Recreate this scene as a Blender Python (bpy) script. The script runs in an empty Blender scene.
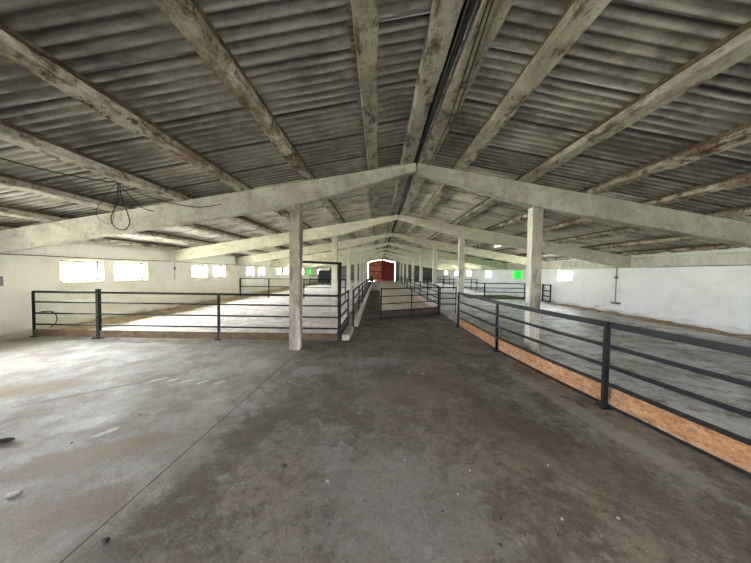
import bpy, bmesh, math, random
from mathutils import Vector, Matrix
S = bpy.context.scene
C = S.collection
rnd = random.Random(7)

# ------------------------------------------------------------------ camera
cd = bpy.data.cameras.new('camera'); cam = bpy.data.objects.new('camera', cd); C.objects.link(cam)
cd.sensor_width = 36; cd.sensor_fit = 'HORIZONTAL'; cd.lens = 284.0/751*36; cd.clip_start = .05; cd.clip_end = 500
Rv = Vector((0.99985328, 0.0112416, 0.01292431)); Uv = Vector((-0.01331347, 0.03526118, 0.99928945)); Fv = Vector((-0.01077788, 0.9993149, -0.03540567))
m = Matrix((Rv, Uv, -Fv)).transposed().to_4x4(); m.translation = (0, 0, 2.0)
cam.matrix_world = m
S.camera = cam

# ------------------------------------------------------------------ sky, daylight, exposure
SKY = 146.0
w = bpy.data.worlds.new('overcast'); S.world = w; w.use_nodes = True
bg = w.node_tree.nodes['Background']; bg.inputs[1].default_value = SKY
_tc = w.node_tree.nodes.new('ShaderNodeTexCoord'); _sx = w.node_tree.nodes.new('ShaderNodeSeparateXYZ'); _rm = w.node_tree.nodes.new('ShaderNodeValToRGB')
_mr = w.node_tree.nodes.new('ShaderNodeMapRange'); _mr.inputs[1].default_value = -1; _mr.inputs[2].default_value = 1      # overcast sky above, sunlit meadow below
_rm.color_ramp.elements[0].position = .47; _rm.color_ramp.elements[0].color = (.60, .59, .47, 1)
_rm.color_ramp.elements[1].position = .53; _rm.color_ramp.elements[1].color = (.93, .955, 1.0, 1)
for _a, _b in ((_tc.outputs['Generated'], _sx.inputs[0]), (_sx.outputs[2], _mr.inputs[0]), (_mr.outputs[0], _rm.inputs[0]), (_rm.outputs[0], bg.inputs[0])): w.node_tree.links.new(_a, _b)
S.view_settings.view_transform = 'Standard'; S.view_settings.look = 'None'; S.view_settings.gamma = 1; S.view_settings.use_curve_mapping = False
S.view_settings.exposure = 0.55
S.cycles.max_bounces = 14; S.cycles.diffuse_bounces = 10; S.cycles.transparent_max_bounces = 12
S.cycles.use_denoising = True; S.cycles.caustics_reflective = False; S.cycles.caustics_refractive = False
S.cycles.sample_clamp_indirect = 60
def portal(loc, size, rot):
    l = bpy.data.lights.new('daylight_portal', 'AREA'); l.shape = 'RECTANGLE'; l.size, l.size_y = size; l.cycles.is_portal = True
    o = bpy.data.objects.new('daylight_portal', l); C.objects.link(o); o.location = loc; o.rotation_euler = rot
    return o
P2 = math.pi/2
XL, XR, XC = -9.95, 11.75, 0.90          # inner wall faces and ridge line
Y0, YE = -6.0, 57.6                      # gable behind the camera, far gable
F0, FS, NF = 7.18, 6.308, 8              # roof frames
def rtop(d): return 4.67-.17*abs(d)      # top of the rafters
RA = math.atan(.17)

# ------------------------------------------------------------------ materials
MATS = {}
def nodes(name):
    mt = bpy.data.materials.new(name); mt.use_nodes = True; nt = mt.node_tree; MATS[name] = mt
    return mt, nt, nt.nodes['Principled BSDF']
class N:
    def __init__(s, nt): s.nt = nt
    def new(s, t, **k):
        n = s.nt.nodes.new(t)
        for a, b in k.items(): setattr(n, a, b)
        return n
    def link(s, a, b): s.nt.links.new(a, b)
    def pos(s):
        return s.new('ShaderNodeNewGeometry').outputs['Position']
    def mapped(s, v, scale=(1, 1, 1), rot=(0, 0, 0), loc=(0, 0, 0)):
        n = s.new('ShaderNodeMapping'); n.inputs['Scale'].default_value = scale; n.inputs['Rotation'].default_value = rot; n.inputs['Location'].default_value = loc
        s.link(v, n.inputs[0]); return n.outputs[0]
    def noise(s, v, scale, detail=6, rough=.6, dist=0):
        n = s.new('ShaderNodeTexNoise'); n.inputs['Scale'].default_value = scale; n.inputs['Detail'].default_value = detail
        n.inputs['Roughness'].default_value = rough; n.inputs['Distortion'].default_value = dist
        s.link(v, n.inputs['Vector']); return n.outputs[0]
    def ramp(s, v, *st):
        n = s.new('ShaderNodeValToRGB'); e = n.color_ramp.elements
        while len(e) < len(st): e.new(.5)
        for q, (p, c) in zip(e, st):
            q.position = p; q.color = (c, c, c, 1) if not hasattr(c, '__len__') else (*c, 1)
        s.link(v, n.inputs[0]); return n.outputs[0]
    def mix(s, f, a, b, mode='MIX'):
        n = s.new('ShaderNodeMix', data_type='RGBA', blend_type=mode)
        for sock, v in ((n.inputs[0], f), (n.inputs[6], a), (n.inputs[7], b)):
            if hasattr(v, 'node'): s.link(v, sock)
            else: sock.default_value = v if not hasattr(v, '__len__') else (*v, 1)
        return n.outputs[2]
    def math(s, op, a, b=None, c=None):
        n = s.new('ShaderNodeMath', operation=op)
        for i, v in enumerate((a, b, c)):
            if v is None: continue
            if hasattr(v, 'node'): s.link(v, n.inputs[i])
            else: n.inputs[i].default_value = v
        return n.outputs[0]
    def bump(s, h, p, strength=.3, dist=.02):
        n = s.new('ShaderNodeBump'); n.inputs['Strength'].default_value = strength; n.inputs['Distance'].default_value = dist
        s.link(h, n.inputs['Height']); s.link(n.outputs[0], p.inputs['Normal'])
    def xyz(s, v):
        n = s.new('ShaderNodeSeparateXYZ'); s.link(v, n.inputs[0]); return n.outputs

def stained(name, base, alt, stain, sc=2.0, amt=.5, rough=.85, bump=.4, stretch=(1, 1, 1), fine=14):
    """weathered mineral surface: two tones, darker stains, grain"""
    mt, nt, p = nodes(name); n = N(nt); v = n.mapped(n.pos(), stretch)
    a = n.noise(v, sc, 9, .7, .1); b = n.noise(v, sc*2.3, 10, .78, .05); g = n.noise(v, fine*2.5, 4, .7)
    c = n.mix(n.ramp(a, (.41, 0), (.59, 1)), base, alt)
    k = n.math('MULTIPLY', n.ramp(b, (.50, 0), (.60, 1)), amt)
    c = n.mix(k, c, stain)
    c = n.mix(1.0, c, n.ramp(g, (.3, .78), (.7, 1.12)), 'MULTIPLY')
    n.link(c, p.inputs['Base Color']); p.inputs['Roughness'].default_value = rough; p.inputs['Specular IOR Level'].default_value = .25
    n.bump(n.math('ADD', b, n.math('MULTIPLY', g, .5)), p, bump, .02)
    return mt
def plain(name, col, rough=.5, metal=0, noise=.25):
    mt, nt, p = nodes(name); n = N(nt)
    g = n.noise(n.pos(), 9, 5, .7)
    n.link(n.mix(1.0, col, n.ramp(g, (.3, 1-noise), (.7, 1+noise*.5)), 'MULTIPLY'), p.inputs['Base Color'])
    p.inputs['Roughness'].default_value = rough; p.inputs['Metallic'].default_value = metal; p.inputs['Specular IOR Level'].default_value = .25
    return mt

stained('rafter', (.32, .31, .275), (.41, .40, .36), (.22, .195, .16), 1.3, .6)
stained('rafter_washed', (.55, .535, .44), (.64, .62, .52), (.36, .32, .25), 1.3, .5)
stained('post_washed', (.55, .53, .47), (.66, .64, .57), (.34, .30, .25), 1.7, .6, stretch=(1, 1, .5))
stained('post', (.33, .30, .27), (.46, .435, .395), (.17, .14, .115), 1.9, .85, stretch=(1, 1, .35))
stained('post_pale', (.76, .76, .71), (.82, .82, .78), (.5, .47, .42), 2, .5, stretch=(1, 1, .4))
stained('purlin', (.235, .21, .175), (.37, .345, .295), (.075, .055, .04), 2.2, .95, stretch=(1, .5, 1))
stained('purlin_spalled', (.155, .112, .075), (.40, .37, .31), (.06, .036, .022), 2.4, 1.0, stretch=(1, .6, 1), bump=.9)
stained('eave', (.50, .49, .42), (.60, .59, .52), (.32, .29, .24), 1.5, .5)
stained('pen_floor_dusty', (.50, .435, .415), (.70, .635, .615), (.30, .235, .20), 1.1, .8, rough=.75)
stained('pen_floor_grey', (.44, .44, .44), (.70, .71, .73), (.22, .20, .17), .8, .85, rough=.6)
stained('bank', (.30, .22, .14), (.40, .32, .23), (.14, .10, .07), 2.5, .7, bump=1)
stained('curb', (.42, .39, .34), (.52, .49, .43), (.25, .2, .16), 3, .6)
stained('feed_table', (.60, .50, .43), (.72, .62, .55), (.25, .20, .16), 1, .6)
stained('board_orange', (.34, .165, .08), (.48, .28, .155), (.17, .095, .055), 7, .8, stretch=(1, .6, 1.3), rough=.8)
stained('board_brown', (.085, .056, .038), (.13, .088, .06), (.045, .03, .022), 4, .7)
stained('board_pinkish', (.46, .34, .27), (.58, .46, .38), (.33, .2, .13), 4, .6)
stained('board_dark', (.075, .058, .045), (.11, .085, .065), (.04, .03, .025), 3, .7)
stained('gable', (.14, .135, .14), (.18, .175, .18), (.08, .08, .08), 1, .5)
stained('stone_pale', (.55, .53, .5), (.65, .63, .6), (.4, .37, .33), 30, .4)
stained('stone_dark', (.045, .04, .035), (.07, .06, .055), (.03, .03, .03), 30, .4)
plain('steel_dark', (.013, .0145, .017), .45, .35)
plain('steel_black', (.011, .011, .012), .65, .3)
plain('cable', (.012, .012, .012), .6)
plain('conduit', (.22, .22, .21), .5)
plain('white_plastic', (.8, .8, .78), .4, 0, .05)
plain('window_frame', (.20, .20, .18), .7)
plain('reveal', (.66, .64, .50), .9)
stained('batten', (.075, .05, .033), (.11, .075, .05), (.035, .025, .018), 5, .8, bump=.8)
plain('slit', (.02, .018, .016), .9)
plain('rust', (.14, .075, .045), .8)
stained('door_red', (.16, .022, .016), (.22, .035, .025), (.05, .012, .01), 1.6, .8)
stained('door_red_lit', (.48, .09, .07), (.62, .24, .2), (.25, .05, .04), 1.8, .8)  # mottled red of one leaf, ambient light painted in as a lighter colour
plain('partition', (.10, .095, .11), .7)
plain('mat_dark', (.05, .055, .05), .8)
plain('yard', (.35, .36, .33), .9)
def lamp_mat():
    mt, nt, p = nodes('tube_glow'); p.inputs['Base Color'].default_value = (.9, .9, .9, 1)
    p.inputs['Emission Color'].default_value = (1, 1, .97, 1); p.inputs['Emission Strength'].default_value = 2.2
lamp_mat()
def glass(name, tint, gloss=.06):
    mt = bpy.data.materials.new(name); mt.use_nodes = True; nt = mt.node_tree; nt.nodes.clear(); n = N(nt); MATS[name] = mt
    o = n.new('ShaderNodeOutputMaterial'); mx = n.new('ShaderNodeMixShader'); t = n.new('ShaderNodeBsdfTransparent'); g = n.new('ShaderNodeBsdfGlossy')
    t.inputs[0].default_value = (*tint, 1); g.inputs['Roughness'].default_value = .05; mx.inputs[0].default_value = gloss
    n.link(t.outputs[0], mx.inputs[1]); n.link(g.outputs[0], mx.inputs[2]); n.link(mx.outputs[0], o.inputs[0])
glass('pane_clear', (.93, .95, .93)); glass('pane_green', (.01, .33, .026))

def wall_mat(name, base, lower, stain, warm=0):
    mt, nt, p = nodes(name); n = N(nt); v = n.pos(); x = n.xyz(v)
    a = n.noise(n.mapped(v, (1, 1, 1.6)), .9, 8, .65, .3); b = n.noise(n.mapped(v, (1, .5, 2.5)), 2.2, 8, .7, .6); g = n.noise(v, 30, 4, .7)
    st = n.noise(n.mapped(v, (3, 3, .25)), 2.4, 6, .6)
    hz = n.math('ADD', x[2], n.math('MULTIPLY', n.math('SUBTRACT', b, .5), 1.1))
    lo = n.ramp(n.math('DIVIDE', hz, 3.0), (.10, 1), (.42, 0))
    c = n.mix(n.math('MULTIPLY', lo, .75), base, lower)
    c = n.mix(n.math('MULTIPLY', n.ramp(a, (.5, 0), (.72, 1)), .45), c, stain)
    c = n.mix(n.math('MULTIPLY', n.ramp(st, (.58, 0), (.72, 1)), .25), c, stain)
    dirt = n.ramp(n.math('DIVIDE', hz, 3.0), (.0, 1), (.10, 0))
    c = n.mix(n.math('MULTIPLY', dirt, .6), c, (.22, .17, .12))
    c = n.mix(1.0, c, n.ramp(g, (.3, .9), (.7, 1.05)), 'MULTIPLY')
    n.link(c, p.inputs['Base Color']); p.inputs['Roughness'].default_value = .9; p.inputs['Specular IOR Level'].default_value = .15
    n.bump(n.math('ADD', b, n.math('MULTIPLY', g, .3)), p, .35, .02)
wall_mat('limewash', (.78, .76, .67), (.70, .67, .58), (.52, .48, .40))
wall_mat('limewash_cool', (.76, .77, .76), (.80, .82, .85), (.56, .55, .52))

def roof_mat():
    mt, nt, p = nodes('fibre_cement'); n = N(nt); v = n.pos()
    at = n.new('ShaderNodeAttribute', attribute_name='tone').outputs['Fac']
    ed = n.new('ShaderNodeAttribute', attribute_name='seam').outputs['Fac']
    a = n.noise(n.mapped(v, (1, 1, 1)), 1.1, 8, .65, .5); b = n.noise(n.mapped(v, (.7, 2.0, 1)), 3.0, 8, .7, .6); g = n.noise(v, 35, 4, .7)
    c = n.mix(n.ramp(a, (.42, 0), (.58, 1)), (.125, .114, .103), (.225, .21, .192))
    c = n.mix(n.math('MULTIPLY', n.ramp(b, (.5, 0), (.66, 1)), .6), c, (.085, .075, .067))
    wv = n.new('ShaderNodeAttribute', attribute_name='crest').outputs['Fac']     # broken paler streaks along the low crests of the waves
    c = n.mix(n.math('MULTIPLY', wv, n.ramp(n.noise(v, 1.7, 5, .6), (.38, .1), (.62, .85))), c, (.46, .445, .42))
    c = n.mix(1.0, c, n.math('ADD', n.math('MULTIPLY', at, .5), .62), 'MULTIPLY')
    so = n.new('ShaderNodeAttribute', attribute_name='grime_shade').outputs['Fac']     # grime along the battens, with scallop shadow painted in
    c = n.mix(n.math('MULTIPLY', so, n.ramp(b, (.3, .45), (.7, .95))), c, (.05, .042, .036))
    c = n.mix(n.math('MULTIPLY', ed, .92), c, (.025, .022, .02))
    c = n.mix(1.0, c, n.ramp(g, (.3, .85), (.7, 1.08)), 'MULTIPLY')
    n.link(c, p.inputs['Base Color']); p.inputs['Roughness'].default_value = .9; p.inputs['Specular IOR Level'].default_value = .2
    n.bump(n.math('ADD', b, g), p, .25, .01)
roof_mat()

WHT, BRN, DBR, PAL = (.60, .60, .59), (.24, .18, .13), (.10, .075, .055), (.36, .35, .33)
STAINS = [(-3.95, 5.02, .16, .05, .9, WHT, .7), (-3.68, 5.0, .12, .05, .9, WHT, .7), (-3.4, 4.98, .14, .05, .9, WHT, .7), (-3.1, 4.95, .13, .05, .9, WHT, .7), (-2.8, 4.92, .12, .045, .9, WHT, .6),
          (-5.7, 4.5, 1.1, .40, .5, BRN, .75), (-3.75, 3.5, .38, .22, .7, WHT, .55), (-3.3, 3.35, .16, .06, 1.1, WHT, .7), (-3.15, 2.85, 1.1, .30, .55, BRN, .8), (-2.7, 2.15, .8, .28, .5, BRN, .7),
          (-1.72, 2.05, .15, .035, .35, PAL, .85), (-1.68, 2.38, .10, .05, .3, PAL, .8), (-1.72, 2.3, .85, .20, 1.4, DBR, .75), (-1.5, 3.6, .9, .28, 1.35, DBR, .7), (-3.23, 3.77, .16, .08, 0, BRN, .7),
          (-.8, 4.6, .7, .5, 0, DBR, .45), (.7, 4.9, 1.3, .8, .4, (.17, .13, .10), .55), (1.7, 3.9, 1.2, .6, 1.7, DBR, .5), (2.3, 2.9, 1.1, .45, 1.9, DBR, .5), (.15, 2.4, .9, .9, 0, (.25, .24, .23), .45),
          (2.95, 4.1, 2.2, .20, 1.72, PAL, .55), (-1.3, 5.6, .5, .35, 0, PAL, .6), (-.2, 6.3, 1.2, .3, 0, PAL, .4), (1.2, 7.5, 1.4, .8, 1.3, DBR, .4)]
for _i in range(9):
    _t = _i/8; STAINS.append((.55+1.0*_t, 2.5+1.7*_t, .13, .045, .5+(_i % 2)*.9, (.10, .085, .07), .32))
for _i in range(7):
    _t = _i/6; STAINS.append((-.3+.7*_t, 2.75+1.6*_t, .12, .045, .4+(_i % 2)*1.1, (.11, .09, .075), .28))
def floor_mat():
    mt, nt, p = nodes('floor_concrete'); n = N(nt); v = n.pos(); x = n.xyz(v)
    a = n.noise(v, .6, 9, .65, .3); b = n.noise(n.mapped(v, (1, .8, 1), (0, 0, -.5), (3, 1, 0)), 1.35, 10, .74, .25); b2 = n.noise(v, 4.2, 8, .75, .2); g = n.noise(v, 45, 5, .75)
    wob = n.math('MULTIPLY', n.math('SUBTRACT', n.noise(v, 1.2, 6, .7), .5), 1.6)
    # pale swept slab beyond the casting joint, trodden brown aisle on the other side
    d = n.math('ADD', n.math('ADD', x[0], 2.05), n.math('MULTIPLY', wob, .75))
    aisle = n.ramp(n.math('ADD', n.math('MULTIPLY', d, .35), .5), (.42, 0), (.62, 1))
    m1 = n.noise(n.mapped(v, (1, .8, 1), (0, 0, .4), (0, 5, 0)), 2.4, 10, .76, .2); m2 = n.noise(v, 9, 8, .78, .2); sp = n.noise(v, 26, 5, .8)
    pale = n.mix(n.ramp(a, (.40, 0), (.60, 1)), (.255, .23, .205), (.385, .365, .34))
    pale = n.mix(n.math('MULTIPLY', n.ramp(b, (.44, 0), (.62, 1)), .7), pale, (.20, .155, .118))
    pale = n.mix(n.math('MULTIPLY', n.ramp(m1, (.50, 0), (.66, 1)), .38), pale, (.56, .55, .535))
    dark = n.mix(n.ramp(a, (.44, 0), (.56, 1)), (.20, .165, .132), (.225, .21, .192))
    dark = n.mix(n.math('MULTIPLY', n.ramp(b, (.46, 0), (.58, 1)), .8), dark, (.105, .082, .063))
    dark = n.mix(n.math('MULTIPLY', n.ramp(m1, (.54, 0), (.63, 1)), .6), dark, (.33, .315, .295))
    dark = n.mix(n.math('MULTIPLY', n.ramp(m2, (.52, 0), (.62, 1)), .75), dark, (.075, .06, .048))
    c = n.mix(aisle, pale, dark)
    c = n.mix(n.math('MULTIPLY', n.ramp(sp, (.58, 0), (.68, 1)), .55), c, (.44, .42, .40))
    c = n.mix(n.math('MULTIPLY', n.ramp(m2, (.34, 1), (.46, 0)), .6), c, (.31, .29, .265))
    c = n.mix(n.math('MULTIPLY', n.ramp(sp, (.28, 1), (.36, 0)), .6), c, (.06, .05, .045))
    # whitish scrapes and splashes
    sc = n.ramp(n.noise(n.mapped(v, (1, .5, 1), (0, 0, .7)), 3.4, 8, .75, .4), (.60, 0), (.68, 1))
    c = n.mix(n.math('MULTIPLY', sc, .35), c, (.50, .49, .47))
    # tyre tread prints: broken chevrons along the aisle
    wv = n.new('ShaderNodeTexWave', wave_type='BANDS', bands_direction='DIAGONAL'); wv.inputs['Scale'].default_value = 1.7; wv.inputs['Distortion'].default_value = 6.0; wv.inputs['Detail'].default_value = 2
    n.link(v, wv.inputs[0])
    tr = n.math('MULTIPLY', n.ramp(wv.outputs[1], (.70, 0), (.85, 1)), n.ramp(n.noise(v, .8, 3, .5), (.47, 0), (.58, 1)))
    c = n.mix(n.math('MULTIPLY', n.math('MULTIPLY', tr, aisle), .4), c, (.095, .08, .068))
    # stains and scrapes of their own shape: (x, y, half length, half width, heading, colour, strength)
    for bx, by, rx, ry, ro, col, k_ in STAINS:
        ca, sa = math.cos(ro), math.sin(ro)
        dx_ = n.math('ADD', x[0], -bx); dy_ = n.math('ADD', x[1], -by)
        u = n.math('DIVIDE', n.math('ADD', n.math('MULTIPLY', dx_, ca), n.math('MULTIPLY', dy_, sa)), rx)
        t_ = n.math('DIVIDE', n.math('ADD', n.math('MULTIPLY', dx_, -sa), n.math('MULTIPLY', dy_, ca)), ry)
        q = n.math('SQRT', n.math('ADD', n.math('MULTIPLY', u, u), n.math('MULTIPLY', t_, t_)))
        q = n.math('ADD', q, n.math('MULTIPLY', n.math('SUBTRACT', b2, .5), 2.4))
        c = n.mix(n.math('MULTIPLY', n.ramp(q, (.6, 1), (1, 0)), k_), c, col)
    # casting joint, a second joint, cracks
    def line(px, py, qx, qy, wd):
        L = math.hypot(qx-px, qy-py); nx, ny = -(qy-py)/L, (qx-px)/L
        e = n.math('ABSOLUTE', n.math('ADD', n.math('ADD', n.math('MULTIPLY', x[0], nx), n.math('MULTIPLY', x[1], ny)), -(px*nx+py*ny)))
        e = n.math('ADD', e, n.math('MULTIPLY', n.math('SUBTRACT', b2, .5), wd*2))
        return n.ramp(n.math('DIVIDE', e, wd), (.35, 1), (1, 0))
    c = n.mix(n.math('MULTIPLY', line(-2.13, 1.83, -2.0, 5.5, .012), n.ramp(x[1], (0, .9), (1, .9))), c, (.05, .04, .035))
    for L_ in ((.9, 8.9, 1.6, 8.3, .01), (1.6, 8.3, 3.0, 8.15, .009), (1.6, 8.3, 1.2, 6.6, .008), (-5.2, 3.9, -3.9, 5.1, .02)):
        sx_ = n.math('MULTIPLY', n.math('GREATER_THAN', x[1], min(L_[1], L_[3])), n.math('LESS_THAN', x[1], max(L_[1], L_[3])))
        sx_ = n.math('MULTIPLY', sx_, n.math('MULTIPLY', n.math('GREATER_THAN', x[0], min(L_[0], L_[2])), n.math('LESS_THAN', x[0], max(L_[0], L_[2]))))
        c = n.mix(n.math('MULTIPLY', n.math('MULTIPLY', line(*L_), sx_), .7), c, (.06, .05, .04))
    c = n.mix(n.math('MULTIPLY', n.ramp(b2, (.55, 0), (.72, 1)), .45), c, (.11, .09, .075))
    c = n.mix(1.0, c, n.ramp(g, (.3, .72), (.7, 1.18)), 'MULTIPLY')
    n.link(c, p.inputs['Base Color'])
    n.link(n.ramp(b, (.35, .5), (.65, .8)), p.inputs['Roughness']); p.inputs['Specular IOR Level'].default_value = .35
    n.bump(n.math('ADD', n.math('ADD', b, b2), n.math('MULTIPLY', g, .35)), p, .35, .03)
floor_mat()

# ------------------------------------------------------------------ mesh helpers
class MB:
    def __init__(s): s.bm = bmesh.new()
    def box(s, c, d, rot=None, bev=0):
        r = bmesh.ops.create_cube(s.bm, size=1); vs = r['verts']
        M = Matrix.Translation(c) @ (rot.to_4x4() if rot else Matrix()) @ Matrix.Diagonal((*d, 1))
        bmesh.ops.transform(s.bm, matrix=M, verts=vs)
        if bev:
            es = list({e for v in vs for e in v.link_edges})
            bmesh.ops.bevel(s.bm, geom=es, offset=bev, segments=1, affect='EDGES')
        return s
    def bar(s, a, b, wd, ht, bev=0, up=Vector((0, 0, 1))):
        """rectangular bar from a to b, wd sideways, ht upwards"""
        a, b = Vector(a), Vector(b); y = (b-a).normalized()
        x = y.cross(up); x = x.normalized() if x.length > 1e-4 else Vector((1, 0, 0)); z = x.cross(y)
        return s.box((a+b)/2, (wd, (b-a).length, ht), Matrix((x, y, z)).transposed(), bev)
    def tube(s, pts, r, seg=8):
        pts = [Vector(p) for p in pts]; rings = []
        for i, p in enumerate(pts):
            t = (pts[min(i+1, len(pts)-1)]-pts[max(i-1, 0)]).normalized()
            u = t.cross(Vector((.13, .27, .95))).normalized(); w_ = t.cross(u)
            rings.append([s.bm.verts.new(p+(u*math.cos(k*2*math.pi/seg)+w_*math.sin(k*2*math.pi/seg))*r) for k in range(seg)])
        for A, B in zip(rings, rings[1:]):
            for k in range(seg): s.bm.faces.new((A[k], A[(k+1) % seg], B[(k+1) % seg], B[k]))
        s.bm.faces.new(rings[0][::-1]); s.bm.faces.new(rings[-1])
        return s
    def prism(s, poly, a, b):
        """poly: list of (u,v); a,b: functions u,v -> Vector for the two caps"""
        A = [s.bm.verts.new(a(*q)) for q in poly]; B = [s.bm.verts.new(b(*q)) for q in poly]; k = len(poly)
        s.bm.faces.new(A); s.bm.faces.new(B[::-1])
        for i in range(k): s.bm.faces.new((A[i], B[i], B[(i+1) % k], A[(i+1) % k]))
        return s
    def build(s, name, mat, parent=None, at=None, smooth=False):
        bmesh.ops.recalc_face_normals(s.bm, faces=s.bm.faces)
        me = bpy.data.meshes.new(name); 
        if at is not None: bmesh.ops.translate(s.bm, vec=-Vector(at), verts=s.bm.verts)
        s.bm.to_mesh(me); s.bm.free(); me.materials.append(MATS[mat])
        if smooth:
            for p in me.polygons: p.use_smooth = True
        o = bpy.data.objects.new(name, me); C.objects.link(o)
        if at is not None: o.location = at
        if parent is not None:
            o.parent = parent
            if at is None: o.matrix_parent_inverse = Matrix.Translation(-Vector(parent.location))
        return o
def tag(o, label, cat, group=None, kind=None):
    o['label'] = label; o['category'] = cat
    if group: o['group'] = group
    if kind: o['kind'] = kind
    return o
def struct(o, label=None, cat=None):
    o['kind'] = 'structure'
    if label: o['label'] = label; o['category'] = cat
    return o
def empty(name, loc, label, cat, group=None, kind=None):
    o = bpy.data.objects.new(name, None); C.objects.link(o); o.location = loc; o.empty_display_size = .2
    return tag(o, label, cat, group, kind)
ORD = ['first', 'second', 'third', 'fourth', 'fifth', 'sixth', 'seventh', 'eighth', 'ninth', 'tenth', 'eleventh', 'twelfth']

def rough_beam(a, b, wd, ht, seg, jit, tilt=0, seed=0, chew=0):
    """cast concrete bar with worn arrises: top centre line a->b, section wd x ht hanging below, tilted about its length"""
    r = random.Random(seed); a, b = Vector(a), Vector(b); y = (b-a).normalized()
    x = y.cross(Vector((0, 0, 1))).normalized(); x = (Matrix.Rotation(tilt, 3, y) @ x); z = x.cross(y)
    mb = MB(); rings = []; c = min(wd, ht)*.13
    sec = [(-wd/2, 0), (wd/2, 0), (wd/2, -ht+c), (wd/2-c, -ht), (-wd/2+c, -ht), (-wd/2, -ht+c)]
    bite = [0]*6
    for i in range(seg+1):
        p = a.lerp(b, i/seg); ring = []
        for k, (u, v) in enumerate(sec):
            if k >= 2: bite[k] = bite[k]*.55 + (r.random() < .30)*r.random()*chew
            ju = (r.random()-.5)*jit; jv = (r.random()-.5)*jit if k >= 2 else 0
            uu = u*(1-bite[k]/max(wd, .01)*1.2)+ju; vv = v*(1-bite[k]/max(ht, .01)*.6)+jv
            ring.append(mb.bm.verts.new(p+x*uu+z*vv))
        rings.append(ring)
    for A, B in zip(rings, rings[1:]):
        for k in range(6): mb.bm.faces.new((A[k], A[(k+1) % 6], B[(k+1) % 6], B[k]))
    mb.bm.faces.new(rings[0][::-1]); mb.bm.faces.new(rings[-1])
    return mb

# ------------------------------------------------------------------ the shell
mb = MB(); mb.box((XC, 25, -.1), (XR-XL+.6, 66, .2)); fl = struct(mb.build('floor', 'floor_concrete'), 'bare concrete barn floor with a stained aisle', 'floor')
# pen slabs, a finger higher than the aisle
mb = MB(); mb.box(((XL-1.35)/2, (8.05+YE)/2, .012), (-1.35-XL, YE-8.05, .024)); struct(mb.build('floor', 'pen_floor_dusty'), 'pale dusty concrete floor of the railed pens', 'floor')
mb = MB(); mb.prism([(3.12, 10.6), (3.2, 7.2), (3.46, 5.2), (3.62, 4.2), (3.8, 2.9), (4.0, -2), (XR, -2), (XR, YE), (3.12, YE)], lambda u, v: Vector((u, v, 0.002)), lambda u, v: Vector((u, v, .024))); struct(mb.build('floor', 'pen_floor_grey'), 'grey concrete floor behind the curving railing', 'floor')

def wall_with_holes(name, x0, x1, holes, mat, ztop=3.2):
    """long wall slab between x0 and x1, holes = (ya, yb, za, zb)"""
    ys = sorted({Y0-.2, YE+.2, *[h[0] for h in holes], *[h[1] for h in holes]}); mb = MB()
    for ya, yb in zip(ys, ys[1:]):
        hs = [h for h in holes if h[0] <= ya+1e-6 and h[1] >= yb-1e-6]
        zs = [-.3, ztop] if not hs else [-.3, hs[0][2], hs[0][3], ztop]
        for za, zb in ((zs[0], zs[1]),) if len(zs) == 2 else ((zs[0], zs[1]), (zs[2], zs[3])):
            if zb-za > .01: mb.box(((x0+x1)/2, (ya+yb)/2, (za+zb)/2), (abs(x1-x0), yb-ya, zb-za))
    bmesh.ops.remove_doubles(mb.bm, verts=mb.bm.verts, dist=1e-4)
    return struct(mb.build(name, mat), *({'wall_left': ('limewashed side wall with paired windows', 'wall'), 'wall_right': ('cool white side wall with the water tap', 'wall')}[name]))
WZ = (1.53, 2.24)
LW = [(8.78, 10.15), (10.6, 12.1), (15.05, 16.35), (17.0, 18.3), (21.35, 22.5), (23.45, 24.6), (27.7, 28.9), (29.8, 31.0), (33.9, 35.3), (35.9, 37.3), (40.0, 41.4), (46.4, 47.8), (52.6, 54)]
LDOOR = (4.2, 5.0, 0, 2.1)
RW = [(17.37, 18.76), (23.5, 25.0), (29.9, 31.25), (36.3, 37.8), (42.3, 43.8), (49, 50.5)]
wl = wall_with_holes('wall_left', XL-.32, XL, [(a, b, *WZ) for a, b in LW]+[LDOOR], 'limewash')
wr = wall_with_holes('wall_right', XR, XR+.32, [(a, b, *WZ) for a, b in RW], 'limewash_cool')
WN = 0
def window(x, sgn, ya, yb, green=False):
    """frame and pane set back in the opening; the lining of the opening is crumbly plaster"""
    global WN; WN += 1
    c = (x+sgn*.2, (ya+yb)/2, WZ[0])
    r = bpy.data.objects.new('window_%d' % WN, None); C.objects.link(r); r.location = c; r['kind'] = 'structure'
    h = WZ[1]-WZ[0]; w_ = yb-ya; zc = (WZ[0]+WZ[1])/2; t = .085; xf = x+sgn*.2
    mb = MB()
    for ye in (ya+t/2, yb-t/2): mb.box((xf, ye, zc), (.07, t, h))
    for zz in (WZ[0]+t/2, WZ[1]-t/2): mb.box((xf, (ya+yb)/2, zz), (.07, w_, t))
    mb.build('window_frame', 'window_frame', r)
    mb = MB(); mb.box((xf, (ya+yb)/2, zc), (.008, w_-2*t+.01, h-2*t+.01)); mb.build('pane', 'pane_green' if green else 'pane_clear', r)
    mb = MB(); rr = random.Random(WN)
    for i in range(9):       # broken plaster edge under and beside the opening
        yy = ya+w_*(i+.5)/9; mb.box((x-sgn*.008, yy, WZ[0]-.02-rr.random()*.03), (.03, w_/8.6, .05+rr.random()*.05))
    for i in range(5):
        zz = WZ[0]+h*(i+.5)/5
        mb.box((x-sgn*.008, yb+.02+rr.random()*.02, zz), (.03, .05+rr.random()*.04, h/4.8))
    mb.build('sill', 'reveal', r)
    portal((x+sgn*.30, (ya+yb)/2, zc), (w_, h), (0, sgn*P2, 0) if False else (0, P2*sgn, 0))
for a, b in LW: window(XL, -1, a, b, a in (40.0,))
for a, b in RW: window(XR, 1, a, b, a == 23.5)
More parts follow.
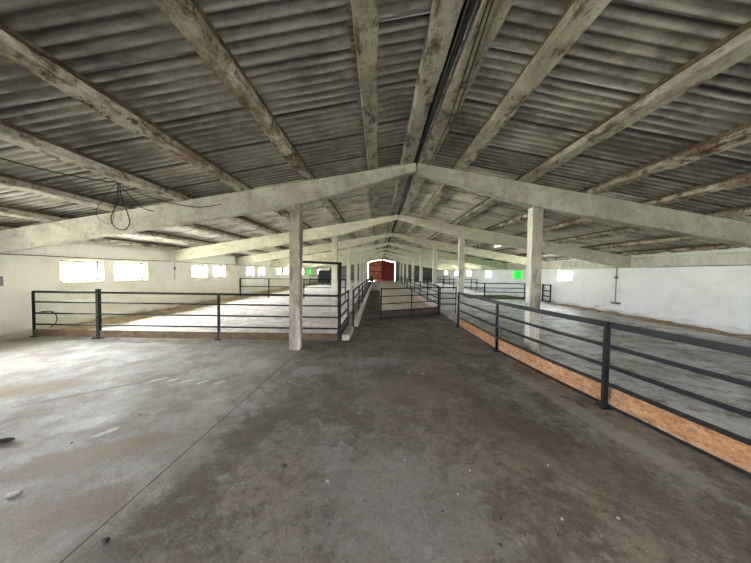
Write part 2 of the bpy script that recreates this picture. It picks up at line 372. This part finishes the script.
portal((XL-.35, (LDOOR[0]+LDOOR[1])/2, 1.17), (LDOOR[3], LDOOR[1]-LDOOR[0]), (0, -P2, 0))

def gable(name, y, th, hole, mat, label):
    """gable wall with a gabled or square doorway: hole = polygon half points (xa, za) .. as x0,x1,zside,zpeak"""
    x0, x1, zs, zp = hole; xm = (x0+x1)/2; mb = MB(); top = lambda x: 4.95-.17*abs(x-XC)
    f = lambda yy: (lambda u, v: Vector((u, yy, v)))
    A, B = f(y), f(y+th)
    mb.prism([(XL-.3, -.3), (x0, -.3), (x0, top(x0)), (XL-.3, top(XL-.3))], A, B)
    mb.prism([(x1, -.3), (XR+.3, -.3), (XR+.3, top(XR+.3)), (x1, top(x1))], A, B)
    mb.prism([(x0, zs), (xm, zp), (xm, top(xm)), (x0, top(x0))], A, B)
    mb.prism([(xm, zp), (x1, zs), (x1, top(x1)), (xm, top(xm))], A, B)
    return struct(mb.build(name, mat), label, 'wall')
gable('wall_back', YE, .3, (-2.15, 3.35, 3.85, 4.45), 'gable', 'dark far gable wall around the red doors')
gable('wall_front', Y0-.3, .3, (.1, 1.0, 1.9, 1.9), 'limewash', 'gable wall with the wide doorway behind the viewer')
portal((.55, Y0-.35, .95), (.9, 1.9), (-P2, 0, 0))
portal((.6, YE+.5, 2.1), (5.5, 4.4), (P2, 0, 0))

# red double door in the far gable
dr = bpy.data.objects.new('door_1', None); C.objects.link(dr); dr.location = (.6, YE+.1, 0); struct(dr, 'tall red double door closing the far gable', 'door')
for xa, xb, za, zb in ((-2.10, .592, 3.835, 4.435), (.600, 3.31, 4.435, 3.825)):
    z0 = .06 if xa < 0 else .01
    mb = MB(); k = 1
    for i in range(k):
        u0 = xa+(xb-xa)*i/k; u1 = xa+(xb-xa)*(i+1)/k; t0 = za+(zb-za)*i/k; t1 = za+(zb-za)*(i+1)/k
        mb.prism([(u0, z0), (u1, z0), (u1, t1), (u0, t0)], lambda u, v: Vector((u, YE+.08, v)), lambda u, v: Vector((u, YE+.12, v)))
    leaf = mb.build('door_leaf', 'door_red_lit' if xa < 0 else 'door_red', dr)
    mb = MB()
    for zz in (.6, 2.0, 3.3): mb.bar((xa+.03, YE+.06, zz), (xb-.03, YE+.06, zz), .04, .14)
    mb.build('ledge', 'door_red', leaf)
mb = MB(); mb.bar((.58, YE+.05, .05), (.58, YE+.05, 4.3), .05, .05); mb.build('door_post', 'rust', dr)

# ------------------------------------------------------------------ roof sheets
def roof():
    me_v, me_f, tone, seam, crest, grime_shade = [], [], [], [], [], []
    pitch = .177; r = random.Random(3)
    rows = [0.06, 1.15, 2.76, 4.4, 5.92, 7.54, 9.16, 11.25]
    for sg in (-1, 1):
        for ri in range(len(rows)-1):
            d0, d1 = rows[ri]-.0, rows[ri+1]+.12
            y = Y0-.3+(ri % 2)*.3+(sg > 0)*.45
            while y < YE+.3:
                n = 6; t = r.random()*.75+(2.5 if y > F0 else .12); dz0 = r.uniform(-.003, .003); dz1 = dz0+.012  # sheets past the first frame painted paler to brighten the dim far bays
                lift = .0 if ri % 1 == 0 else 0
                cols = n*8+4; base = len(me_v)
                for j in range(cols):
                    yy = y+j*pitch/8
                    wv = .026*math.cos(j/8*2*math.pi)
                    ez = dz0+(dz1-dz0)*j/(cols-1)
                    for i, dd in enumerate((d0, d0+.24, (d0+d1)/2, d1-.36, d1)):
                        zz = 4.67+.222-.17*dd+wv+ez + (.022*(1-(dd-d0)/(d1-d0))) 
                        me_v.append((XC+sg*dd, yy, zz)); tone.append(t); seam.append({0: 1.0, 1: 1.0, 2: .3, cols-1: 1.0, cols-2: .9, cols-3: .5}.get(j, 0.0)); grime_shade.append(1.0 if i in (0, 4) else 0.0)
                        crest.append(max(0, -math.cos(j/8*2*math.pi)) if 2 <= j < cols-2 else 0)
                for j in range(cols-1):
                    for i in range(4):
                        a = base+j*5+i; q = (a, a+1, a+6, a+5)
                        me_f.append(q if sg > 0 else q[::-1])
                y += n*pitch
    me = bpy.data.meshes.new('ceiling'); me.from_pydata(me_v, [], me_f)
    for nm, dat in (('tone', tone), ('seam', seam), ('crest', crest), ('grime_shade', grime_shade)):
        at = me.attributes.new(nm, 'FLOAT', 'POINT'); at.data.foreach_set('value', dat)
    for p in me.polygons: p.use_smooth = True
    me.materials.append(MATS['fibre_cement'])
    o = bpy.data.objects.new('ceiling', me); C.objects.link(o); struct(o, 'corrugated grey fibre cement roof sheets seen from below', 'ceiling')
roof()
mb = MB()
for sg in (-1, 1): mb.bar((XC+sg*.12, Y0-.3, 4.965), (XC+sg*.12, YE+.3, 4.965), .30, .03)
struct(mb.build('trim_1', 'slit'), 'dark ridge cap closing the slit between the slopes', 'trim')

# ------------------------------------------------------------------ concrete frames
SIDE = {-1: 'window-lined', 1: 'tap-wall'}
PEN = {-1: 'over the pale pens', 1: 'over the grey pens'}
for k in range(NF):
    yf = F0+k*FS
    for sg in (-1, 1):
        # tapered half rafter
        prof_t = [.02, 1.1, 2.85, 5, 7, 9, 10.83]
        bot = lambda d: 4.47-.292*d if d < 2.85 else 3.638-.1655*(d-2.85)
        mb = MB(); r = random.Random(k*7+sg); A = []; hw = .13
        ds = [.02+i*(10.83-.02)/22 for i in range(23)]
        rings = []
        for d in ds:
            c = .018; zt, zb = rtop(d), bot(d); q = []
            for u, v in ((-hw, zt), (hw, zt), (hw, zb+c), (hw-c, zb), (-hw+c, zb), (-hw, zb+c)):
                q.append(mb.bm.verts.new((XC+sg*d, yf+u+r.uniform(-.005, .005), v+r.uniform(-.006, .006)*(v < zt))))
            rings.append(q)
        for P, Q in zip(rings, rings[1:]):
            for i in range(6): mb.bm.faces.new((P[i], P[(i+1) % 6], Q[(i+1) % 6], Q[i]))
        mb.bm.faces.new(rings[0]); mb.bm.faces.new(rings[-1][::-1])
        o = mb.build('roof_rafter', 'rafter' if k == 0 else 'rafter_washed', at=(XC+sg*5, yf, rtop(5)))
        tag(o, 'tapered concrete rafter of the %s roof frame, %s' % (ORD[k], PEN[sg]), 'rafter', 'concrete rafters', 'thing')
        # post under it
        x = XC+sg*2.99; mb = MB(); hw2 = .132; r = random.Random(k*13+sg+50); rings = []; H = bot(2.99)-.03
        for i in range(15):
            z = H*i/14; q = []
            for u, v in ((-1, -1), (-.82, -1), (.82, -1), (1, -.82), (1, .82), (.82, 1), (-.82, 1), (-1, .82)):
                q.append(mb.bm.verts.new((x+u*hw2+r.uniform(-.004, .004), yf+v*hw2*.98+r.uniform(-.004, .004), z if i < 14 else bot(abs(x+u*hw2-XC))-.012)))
            rings.append(q)
        for P, Q in zip(rings, rings[1:]):
            for i in range(8): mb.bm.faces.new((P[i], P[(i+1) % 8], Q[(i+1) % 8], Q[i]))
        mb.bm.faces.new(rings[0][::-1]); mb.bm.faces.new(rings[-1])
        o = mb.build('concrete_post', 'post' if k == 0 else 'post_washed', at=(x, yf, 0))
        if sg > 0:       # the face towards the aisle gets a paler colour
            o.data.materials.append(MATS['post_pale'])
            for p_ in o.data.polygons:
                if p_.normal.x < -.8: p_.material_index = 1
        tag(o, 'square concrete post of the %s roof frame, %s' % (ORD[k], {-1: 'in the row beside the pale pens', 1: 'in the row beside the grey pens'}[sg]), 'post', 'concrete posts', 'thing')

# purlins, one per bay between neighbouring frames
PD = [.245, 1.08, 2.70, 4.34, 5.86, 7.47, 9.10, 10.55]
PW = [.30, .25, .24, .22, .22, .22, .22, .20]
for k in range(NF+1):
    ya = F0+(k-1)*FS if k else Y0
    yb = F0+k*FS if k < NF else YE
    for sg in (-1, 1):
        for j, d in enumerate(PD):
            near = k < 2
            spal = (j >= 3 and sg > 0) or (j in (2, 3) and sg < 0)
            hh = .115; bt = .055
            mb = rough_beam((XC+sg*d, ya+.015, rtop(d)+hh+.01), (XC+sg*d, yb-.015, rtop(d)+hh+.01), PW[j], hh, 60 if near else 10, .008 if near else .004, sg*RA, k*40+j*2+(sg > 0),
                            (.11 if spal else .035) if near else .03)
            o = mb.build('roof_purlin', 'purlin_spalled' if spal else 'purlin', at=(XC+sg*d, (ya+yb)/2, rtop(d)))
            if near or k < 4:
                sx = -1 if sg < 0 else 1; z = rtop(d)+hh+bt/2+.014
                q = rough_beam((XC+sg*d, ya+.03, z+bt/2), (XC+sg*d, yb-.03, z+bt/2), PW[j]*(1.04 if j > 1 else .9), bt, 30 if near else 6, .012, sg*RA, k*77+j*2+(sg > 0), .03)
                q.build('batten', 'batten', o)['label'] = 'dark brown batten under the sheets'
            tag(o, 'concrete purlin, %s down from the ridge %s, in the %s roof bay' % (ORD[j], PEN[sg], ORD[k]), 'purlin', 'roof purlins', 'thing')

# eave beams lying on the side walls, one per bay
for k in range(NF+1):
    ya = F0+(k-1)*FS+.14 if k else Y0
    yb = F0+k*FS-.14 if k < NF else YE
    for sg, xw in ((-1, XL), (1, XR)):
        th = .10 if sg > 0 else .03
        mb = MB(); mb.box((xw-sg*th/2, (ya+yb)/2, 2.585), (th, yb-ya, .43), None, .008)
        o = mb.build('trim_2', 'eave' if sg > 0 else 'limewash'); struct(o, 'concrete eave beam along the top of the side wall', 'beam')

# ------------------------------------------------------------------ dried dung banked along the window wall
def bank(name, x0, sg, wd, ya, yb, hgt, mat, label):
    mb = MB(); r = random.Random(9); n = int((yb-ya)/.35); rows = []
    for i in range(n+1):
        y = ya+(yb-ya)*i/n; h = hgt*(.55+.6*r.random())*min(1, i/3, (n-i)/3+.001); w_ = wd*(.7+.5*r.random())
        rows.append([mb.bm.verts.new((x0+sg*(w_*t+.006), y+r.uniform(-.05, .05), .02+h*(1-t)**1.4*(1 if t else 1))) for t in (0, .2, .45, .7, 1)])
    for A, B in zip(rows, rows[1:]):
        for i in range(4): mb.bm.faces.new((A[i], A[i+1], B[i+1], B[i]))
    o = mb.build(name, mat, smooth=True); o['kind'] = 'stuff'; o['label'] = label; o['category'] = 'dirt'
bank('dirt', XL, 1, 1.0, 8.25, 45.5, .15, 'bank', 'dried brown dung banked along the foot of the window wall')
bank('dirt', XR, -1, .38, 3.0, 18.8, .13, 'bank', 'thin band of dried dirt along the foot of the tap wall')

# ------------------------------------------------------------------ railings
def rail_run(pts, zs, sizes, root, mat, name='rail'):
    for z, (w_, h_) in zip(zs, sizes):
        mb = MB()
        for a, b in zip(pts, pts[1:]): mb.bar((a[0], a[1], z), (b[0], b[1], z), w_, h_)
        mb.build(name, mat, root)
def post(x, y, h, root, mat, s=.06, z0=0, plate=True):
    mb = MB(); mb.box((x, y, z0+h/2), (s, s, h), None, .004)
    p = mb.build('post', mat, root)
    if plate:
        mb = MB(); mb.box((x, y, z0+.012), (s*2.6, s*2.6, .024))
        for a, b in ((1, 1), (1, -1), (-1, 1), (-1, -1)): mb.box((x+a*s*.95, y+b*s*.95, z0+.032), (.02, .02, .02))
        q = mb.build('base_plate', mat); q.parent = p
    return p
def board(pts, z0, z1, th, root, mat, off=0, name='kick_board'):
    mb = MB()
    for a, b in zip(pts, pts[1:]): mb.bar((a[0]+off, a[1], (z0+z1)/2), (b[0]+off, b[1], (z0+z1)/2), th, z1-z0)
    return mb.build(name, mat, root)

# curving railing beside the aisle, orange kick board below
PR = [(2.95, 10.5), (3.03, 7.3), (3.28, 5.25), (3.45, 4.28), (3.58, 3.4), (3.69, 2.75), (3.86, 1.4), (4.0, .2)]
R = empty('pipe_railing', (3.3, 5.2, 0), 'long dark steel railing with an orange kick board beside the stained aisle', 'railing')
rail_run(PR, (1.25, .93, .63, .36), ((.05, .085), (.045, .05), (.045, .05), (.05, .045)), R, 'steel_dark')
for q in ((2.95, 10.46), (3.04, 7.25)): post(q[0], q[1], 1.29, R, 'steel_dark', .06)
post(3.43, 4.26, 1.29, R, 'steel_dark', .066); post(3.9, 1.1, 1.29, R, 'steel_dark', .066)
kb = board(PR, .045, .315, .05, R, 'board_orange', .07); kb['label'] = 'orange brown kick board'
board(PR, .0, .045, .07, R, 'steel_dark', .07, 'bottom_channel')

# railing across the front of the pale pen
R = empty('pipe_railing', (-5.5, 7.95, 0), 'dark steel railing closing the front of the pale pen, window wall to first post', 'railing')
yl = 7.95; PL = [(-9.83, yl), (-1.135, yl)]
rail_run(PL, (1.30, 1.01, .69, .37), ((.045, .06), (.04, .04), (.04, .04), (.04, .04)), R, 'steel_black')
for x, s in ((-9.82, .05), (-7.95, .09), (-4.51, .06)): post(x, yl, 1.30 if s < .08 else 1.40, R, 'steel_black', s)
board(PL, .03, .22, .05, R, 'board_brown')
# goal-like gate frame
R = empty('steel_portal', (-1.11, 7.95, 0), 'tall black steel portal with a head bar beside the first pale-pen post', 'portal')
mb = MB(); mb.box((-1.09, yl, 1.12), (.085, .085, 2.24), None, .004); mb.build('upright', 'steel_black', R)
mb = MB(); mb.bar((-2.3, yl+.09, 2.25), (-1.05, yl+.09, 2.21), .06, .07); mb.build('head_bar', 'steel_black', R)
mb = MB(); mb.box((-2.32, yl+.09, 1.14), (.07, .07, 2.28), None, .004); mb.build('upright', 'steel_black', R)

# short gate leading along the aisle, then the long aisle railing
R = empty('pipe_gate', (-1.08, 9.1, 0), 'short black pipe gate between the tall portal and the aisle railing', 'gate')
rail_run([(-1.09, 8.0), (-1.10, 10.35)], (1.28, .98, .66, .36), ((.04, .05),)*4, R, 'steel_black', 'bar')
mb = MB(); mb.box((-1.10, 10.35, .66), (.05, .05, 1.32)); mb.build('stile', 'steel_black', R)
mb = MB(); mb.box((-1.09, 8.09, .66), (.05, .05, 1.30)); mb.build('stile', 'steel_black', R)
board([(-1.09, 8.05), (-1.1, 10.35)], .02, .26, .04, R, 'board_brown')
mb = MB(); mb.box((-.93, 8.75, .09), (.22, 1.3, .18), None, .02); tag(mb.build('curb_block', 'curb'), 'worn concrete curb block at the foot of the short black gate', 'block', kind='thing')
R = empty('pipe_railing', (-.95, 20, 0), 'long black railing on a pale curb, aisle edge of the pale pens', 'railing')
PA = [(-.90, 10.2), (-.96, 20), (-1.04, 32), (-1.1, 56)]
rail_run(PA, (1.30, 1.0, .7, .42), ((.045, .055), (.04, .04), (.04, .04), (.04, .04)), R, 'steel_black')
yy = 10.2
while yy < 56:
    x = -.90-.2*(yy-10.2)/45.8; post(x, yy, 1.32, R, 'steel_black', .06, 0, False); yy += 3.15
mb = MB()
for a, b in zip(PA, PA[1:]): mb.bar((a[0]+.11, a[1], .11), (b[0]+.11, b[1], .11), .16, .22, .015)
kc = mb.build('curb', 'curb', R); kc['label'] = 'pale concrete curb'

# gate across the feed table
R = empty('pipe_gate', (1.5, 12.75, 0), 'dark pipe gate with a board foot standing across the aisle', 'gate')
g0, g1 = Vector((.12, 11.91, 0)), Vector((2.87, 13.55, 0)); pm = g0.lerp(g1, .5)
for z, hh in ((1.27, .05), (.95, .04), (.63, .04), (.33, .04), (.03, .05)):
    mb = MB(); mb.bar(g0+Vector((0, 0, z)), g1+Vector((0, 0, z)), .04, hh); mb.build('bar', 'steel_black', R)
mb = MB(); mb.bar(g0+Vector((0, .0, .18)), g1+Vector((0, 0, .18)), .03, .27); mb.build('kick_board', 'board_dark', R)
for q, s in ((g0, .06), (pm, .045), (g1, .07)):
    mb = MB(); mb.box((q.x, q.y, .66), (s, s, 1.32)); mb.build('stile', 'steel_black', R)
# short rails joining the gate to the second grey-pen post
R = empty('pipe_gate', (3.35, 13.8, 0), 'short black pipe gate between the board-foot gate and second grey-pen post', 'gate')
rail_run([(2.95, 13.62), (3.74, 13.62)], (1.27, 1.0, .75, .48), ((.04, .045),)*4, R, 'steel_black', 'bar')
for x in (2.96, 3.72): mb = MB(); mb.box((x, 13.62, .66), (.045, .045, 1.31)); mb.build('stile', 'steel_black', R)

# raised feed table down the middle with its plank edge
mb = MB(); mb.prism([(.16, 12.15), (2.86, 13.75), (2.92, 57.2), (.16, 57.2)], lambda u, v: Vector((u, v, -.01)), lambda u, v: Vector((u, v, .10))); struct(mb.build('trim_3', 'feed_table'), 'low raised feed table down the middle of the barn', 'platform')
mb = MB(); mb.box((-.33, 43.2, .05), (.96, 27.5, .10)); struct(mb.build('trim_4', 'curb'), 'pale concrete step at the end of the sunken walkway', 'step')
R = empty('pipe_railing', (3.0, 30, 0), 'long black railing with a pinkish kick board, aisle edge of the grey pens', 'railing')
PB = [(3.0, 14.2), (3.06, 56.5)]
rail_run(PB, (1.30, 1.0, .7, .40), ((.045, .055), (.04, .04), (.04, .04), (.04, .04)), R, 'steel_black')
yy = 14.2
while yy < 56.6: post(3.0+.06*(yy-14.2)/42, yy, 1.32, R, 'steel_black', .055, 0, False); yy += 3.15
kb = board(PB, .0, .26, .06, R, 'board_pinkish', -.05); kb['label'] = 'pinkish orange kick board'

# cross railings in the pens
def cross(x0, x1, y, zs, xs, label, h=1.35, mat='steel_black', foot=None):
    R = empty('cross_railing', ((x0+x1)/2, y, 0), label, 'railing')
    rail_run([(x0, y), (x1, y)], zs, ((.045, .06),)*len(zs), R, mat)
    for x in xs: post(x, y, h, R, mat, .07, 0, False)
    if foot: board([(x0, y), (x1, y)], .03, .2, .05, R, foot)
cross(-9.86, -2.3, 20.1, (1.38, .82), (-9.85, -7.8, -5.3, -2.35), 'two-rail black railing across the pale pen at the third roof frame', 1.4, 'steel_dark')
cross(-9.4, -2.3, 38.5, (1.3, .9, .5), (-9.35, -7.6, -5.4, -2.35), 'distant three-rail railing across the pale pens near the dark partition', 1.45)
cross(7.3, 11.1, 21.6, (1.21, .86, .55), (8.05, 11.08), 'three-rail railing across the grey pen with a dark foot board', 1.25, 'steel_dark', 'board_dark')
cross(3.2, 11.3, 32.6, (1.22, .86, .3), (3.25, 5.6, 7.4, 8.6, 10.6, 11.25), 'distant black railing across the grey pens beyond the dark mat', 1.32)
cross(3.2, 11.3, 45.2, (1.22, .8, .4), (3.25, 5.6, 8.0, 10.4, 11.25), 'last small black railing across the grey pens before the far gable', 1.32)
mb = MB(); mb.box((9.0, 23.0, .07), (4.0, 2.6, .09), None, .015); tag(mb.build('rubber_mat', 'mat_dark'), 'dark flat mat lying behind the three-rail grey-pen railing', 'mat')

# small gate leaf standing against the tap wall
R = empty('gate_leaf', (11.5, 19.7, 0), 'small black ladder-like gate leaf leaning on the tap wall', 'gate')
for y, s_ in ((19.25, .07), (20.15, .11)): mb = MB(); mb.box((11.60, y, .66), (.06, s_, 1.22)); mb.build('stile', 'steel_black', R)
for z in (.12, .45, .82, 1.22): mb = MB(); mb.bar((11.6, 19.25, z), (11.6, 20.15, z), .045, .07); mb.build('rung', 'steel_black', R)

# dark partition in the corner of the pale pens
mb = MB(); mb.box((-8.9, 46.3, 1.05), (1.95, .06, 2.1))
for x in (-9.8, -9.2, -8.6, -8.0): mb.box((x, 46.25, 1.05), (.05, .05, 2.1))
tag(mb.build('partition_panel', 'partition'), 'dark grey ribbed sheet panel in the far corner of the pale pens', 'panel', kind='thing')

# ------------------------------------------------------------------ wires, pipes, lamp, bits
def sag(a, b, s, n=14):
    a, b = Vector(a), Vector(b)
    return [a.lerp(b, i/n)-Vector((0, 0, s*4*(i/n)*(1-i/n))) for i in range(n+1)]
def wire(name, pts, r, label, cat='cable', mat='cable', seg=6, grp=None):
    return tag(MB().tube(pts, r, seg).build(name, mat, smooth=True), label, cat, grp)
def long_wall_cable(x, z, y0, y1, r): 
    pts = []; q = random.Random(4); y = y0
    while y < y1: pts.append((x, y, z+q.uniform(-.015, .015))); y += 1.1
    return pts
wire('wall_cable', long_wall_cable(XL+.05, 2.34, 5.95, 56, .012), .013, 'thin dark cable running along the window wall above the windows')
wire('wall_cable', long_wall_cable(XR-.03, 2.345, 2.0, 56, .012), .012, 'thin dark cable along the tap wall under the eave beam')
# two wires below the ridge purlin and a pipe in the slit
for dx, e in ((.24, 'inner'), (.32, 'outer')):
    xw_ = lambda y: 1.0+.17*min(max((y-2.7)/2.2, -.4), 1)+.03*max(0, min((y-4.9)/2, 1))+(dx-.24)*(.4+min(max((y-2)/3, 0), 1)*.7)
    pts = [(xw_(y), y, rtop(.24)-.03) for y in [Y0+.2+i*.6 for i in range(22)]]
    wire('ridge_wire', pts, .009, 'thin black wire under the ridge purlin, %s of the two' % e)
wire('ridge_pipe', [(XC+.01*math.sin(y*.7), y, 4.72) for y in [Y0+.1+i*2.5 for i in range(26)]], .035, 'dark pipe running along the slit of the ridge', 'pipe', 'slit', 8)
# tangle hanging from a purlin
q0 = Vector((-4.98, 5.4, 3.62))
wire('hanging_cable', sag((-5.5, 3.2, 3.60), q0, .10), .010, 'black cable drooping towards the hanging tangle beside the purlin')
R = empty('cable_tangle', q0, 'tangle of black cable loops hanging before the first pale-pen rafter', 'cable')
def loop(pts, r, nm):
    # smooth the control points with Catmull-Rom
    P = [Vector(p) for p in pts]; out = []
    for i in range(len(P)-1):
        a, b, c, d = P[max(i-1, 0)], P[i], P[i+1], P[min(i+2, len(P)-1)]
        for s_ in range(6):
            t = s_/6; out.append(.5*((2*b)+(c-a)*t+(2*a-5*b+4*c-d)*t*t+(3*b-a-3*c+d)*t**3))
    out.append(P[-1]); MB().tube(out, r, 6).build(nm, 'cable', R, smooth=True)
loop([q0, (-5.00, 5.42, 3.3), (-5.12, 5.4, 2.95), (-5.02, 5.4, 2.76), (-4.86, 5.4, 2.74), (-4.76, 5.4, 2.86), (-4.80, 5.4, 3.05), (-4.92, 5.42, 3.3), (-4.96, 5.42, 3.6)], .009, 'loop')
loop([q0, (-5.15, 5.4, 3.45), (-5.4, 5.4, 3.1), (-5.3, 5.4, 2.9), (-5.12, 5.42, 2.86), (-5.06, 5.42, 3.2), (-4.99, 5.42, 3.6)], .005, 'loop')
loop([q0, (-4.8, 5.45, 3.40), (-4.6, 5.5, 3.18), (-4.42, 5.55, 3.12)], .008, 'tail')
loop([q0, (-4.7, 5.8, 3.46), (-4.3, 6.6, 3.44), (-3.9, 7.0, 3.60)], .008, 'tail')
# conduits and tap
R = empty('wall_conduit', (XL+.03, 13.72, 0), 'thin vertical conduit with a switch on the window wall', 'conduit')
MB().tube([(XL+.03, 13.72, 1.5), (XL+.03, 13.72, 2.36)], .014).build('tube', 'conduit', R); mb = MB(); mb.box((XL+.035, 13.72, 2.02), (.06, .09, .12), None, .01); mb.build('switch_box', 'conduit', R)
R = empty('water_tap', (XR-.05, 14.1, 0), 'thin grey standpipe with tap and tray on the tap wall', 'tap')
MB().tube([(XR-.06, 14.1, .62), (XR-.06, 14.1, 2.36)], .022).build('pipe', 'conduit', R)
mb = MB(); mb.box((XR-.07, 14.1, 1.86), (.11, .15, .13), None, .015); mb.build('valve', 'conduit', R)
mb = MB(); mb.box((XR-.16, 13.95, .60), (.28, .30, .08), None, .02); mb.build('tray', 'conduit', R)
mb = MB(); mb.bar((XR-.06, 14.45, .64), (XR-.06, 14.1, .64), .03, .03); mb.build('spout', 'conduit', R)
mb = MB(); mb.box((XL+.05, 7.27, 1.62), (.10, .16, .26), None, .012); b_ = mb.build('junction_box', 'conduit'); tag(b_, 'grey junction box on the window wall at the picture edge', 'box')
pts = [(XL+.05, 8.36+.24*math.sin(t), .43+.25*math.cos(t)) for t in [i*math.pi/14 for i in range(0, 14)]]
wire('hose', [(XL+.05, 8.2, .69)]+pts, .014, 'black hose arc hung on the window wall behind the railing', 'hose', 'cable', 8)
# tube lamp under the sheets
R = empty('tube_lamp', (7.07, 16.9, 3.62), 'lit white tube lamp under the roof sheets over the grey pens', 'lamp')
mb = MB(); mb.box((7.07, 16.9, 3.66), (.11, 1.25, .07), None, .01); mb.build('housing', 'white_plastic', R)
MB().tube([(7.07, 16.3, 3.60), (7.07, 17.5, 3.60)], .03, 10).build('tube', 'tube_glow', R)

# crumbs lying on the floor
def pebble(x, y, s, mat, label, name='pebble', flat=.6, grp=None, stretch=1.0):
    mb = MB(); r = random.Random(int(x*97+y*31)); bmesh.ops.create_icosphere(mb.bm, subdivisions=2, radius=1)
    a = r.random()*3
    for v in mb.bm.verts:
        k = 1+r.uniform(-.16, .16); v.co = Vector((v.co.x*s*k*stretch, v.co.y*s*k, v.co.z*s*flat*k))
    bmesh.ops.rotate(mb.bm, verts=mb.bm.verts, matrix=Matrix.Rotation(a, 3, 'Z'))
    bmesh.ops.translate(mb.bm, vec=(x, y, s*flat*.85), verts=mb.bm.verts)
    return tag(mb.build(name, mat, at=(x, y, s*flat*.85), smooth=True), label, 'stone', grp)
DP = [(-.46, 2.62, .020, 1), (-.65, 2.85, .012, 0), (.95, 2.81, .016, 1), (1.79, 2.91, .016, 1), (1.99, 2.28, .018, 1), (1.52, 2.26, .018, 1), (1.40, 2.12, .014, 0), (.56, 2.31, .014, 0), (.92, 2.03, .018, 0),
      (-.36, 2.16, .014, 0), (-3.47, 3.13, .018, 0), (-3.23, 3.77, .02, 0), (.9, 5.52, .03, 1), (-1.56, 5.01, .03, 1), (.62, 5.6, .022, 1), (1.02, 2.25, .016, 0), (.74, 2.5, .013, 1), (.3, 2.95, .012, 1), (-.1, 2.4, .012, 0)]
for x, y, s, pale in DP:
    s *= .68
    pebble(x, y, s, 'stone_pale' if pale else 'stone_dark', 'small pale crumb of stone lying on the stained aisle floor' if pale else 'small dark crumb of dung lying on the concrete floor', 'pebble' if pale else 'crumb', grp='pale crumbs on the floor' if pale else 'dark crumbs on the floor')
pebble(-.94, 2.81, .026, 'stone_dark', 'largest dark clod lying mid-floor on the stained aisle', 'clod')
pebble(-4.24, 3.11, .055, 'stone_dark', 'black lump of rubbish on the pale slab at the picture edge', 'lump', .5, stretch=1.6)
pebble(-1.97, 1.99, .026, 'stone_dark', 'dark clod beside the casting joint in the floor', 'clod', .4)
pebble(-3.18, 2.39, .034, 'stone_pale', 'flat whitish lump on the pale slab in front of the black lump', 'lump', .3, stretch=1.5)
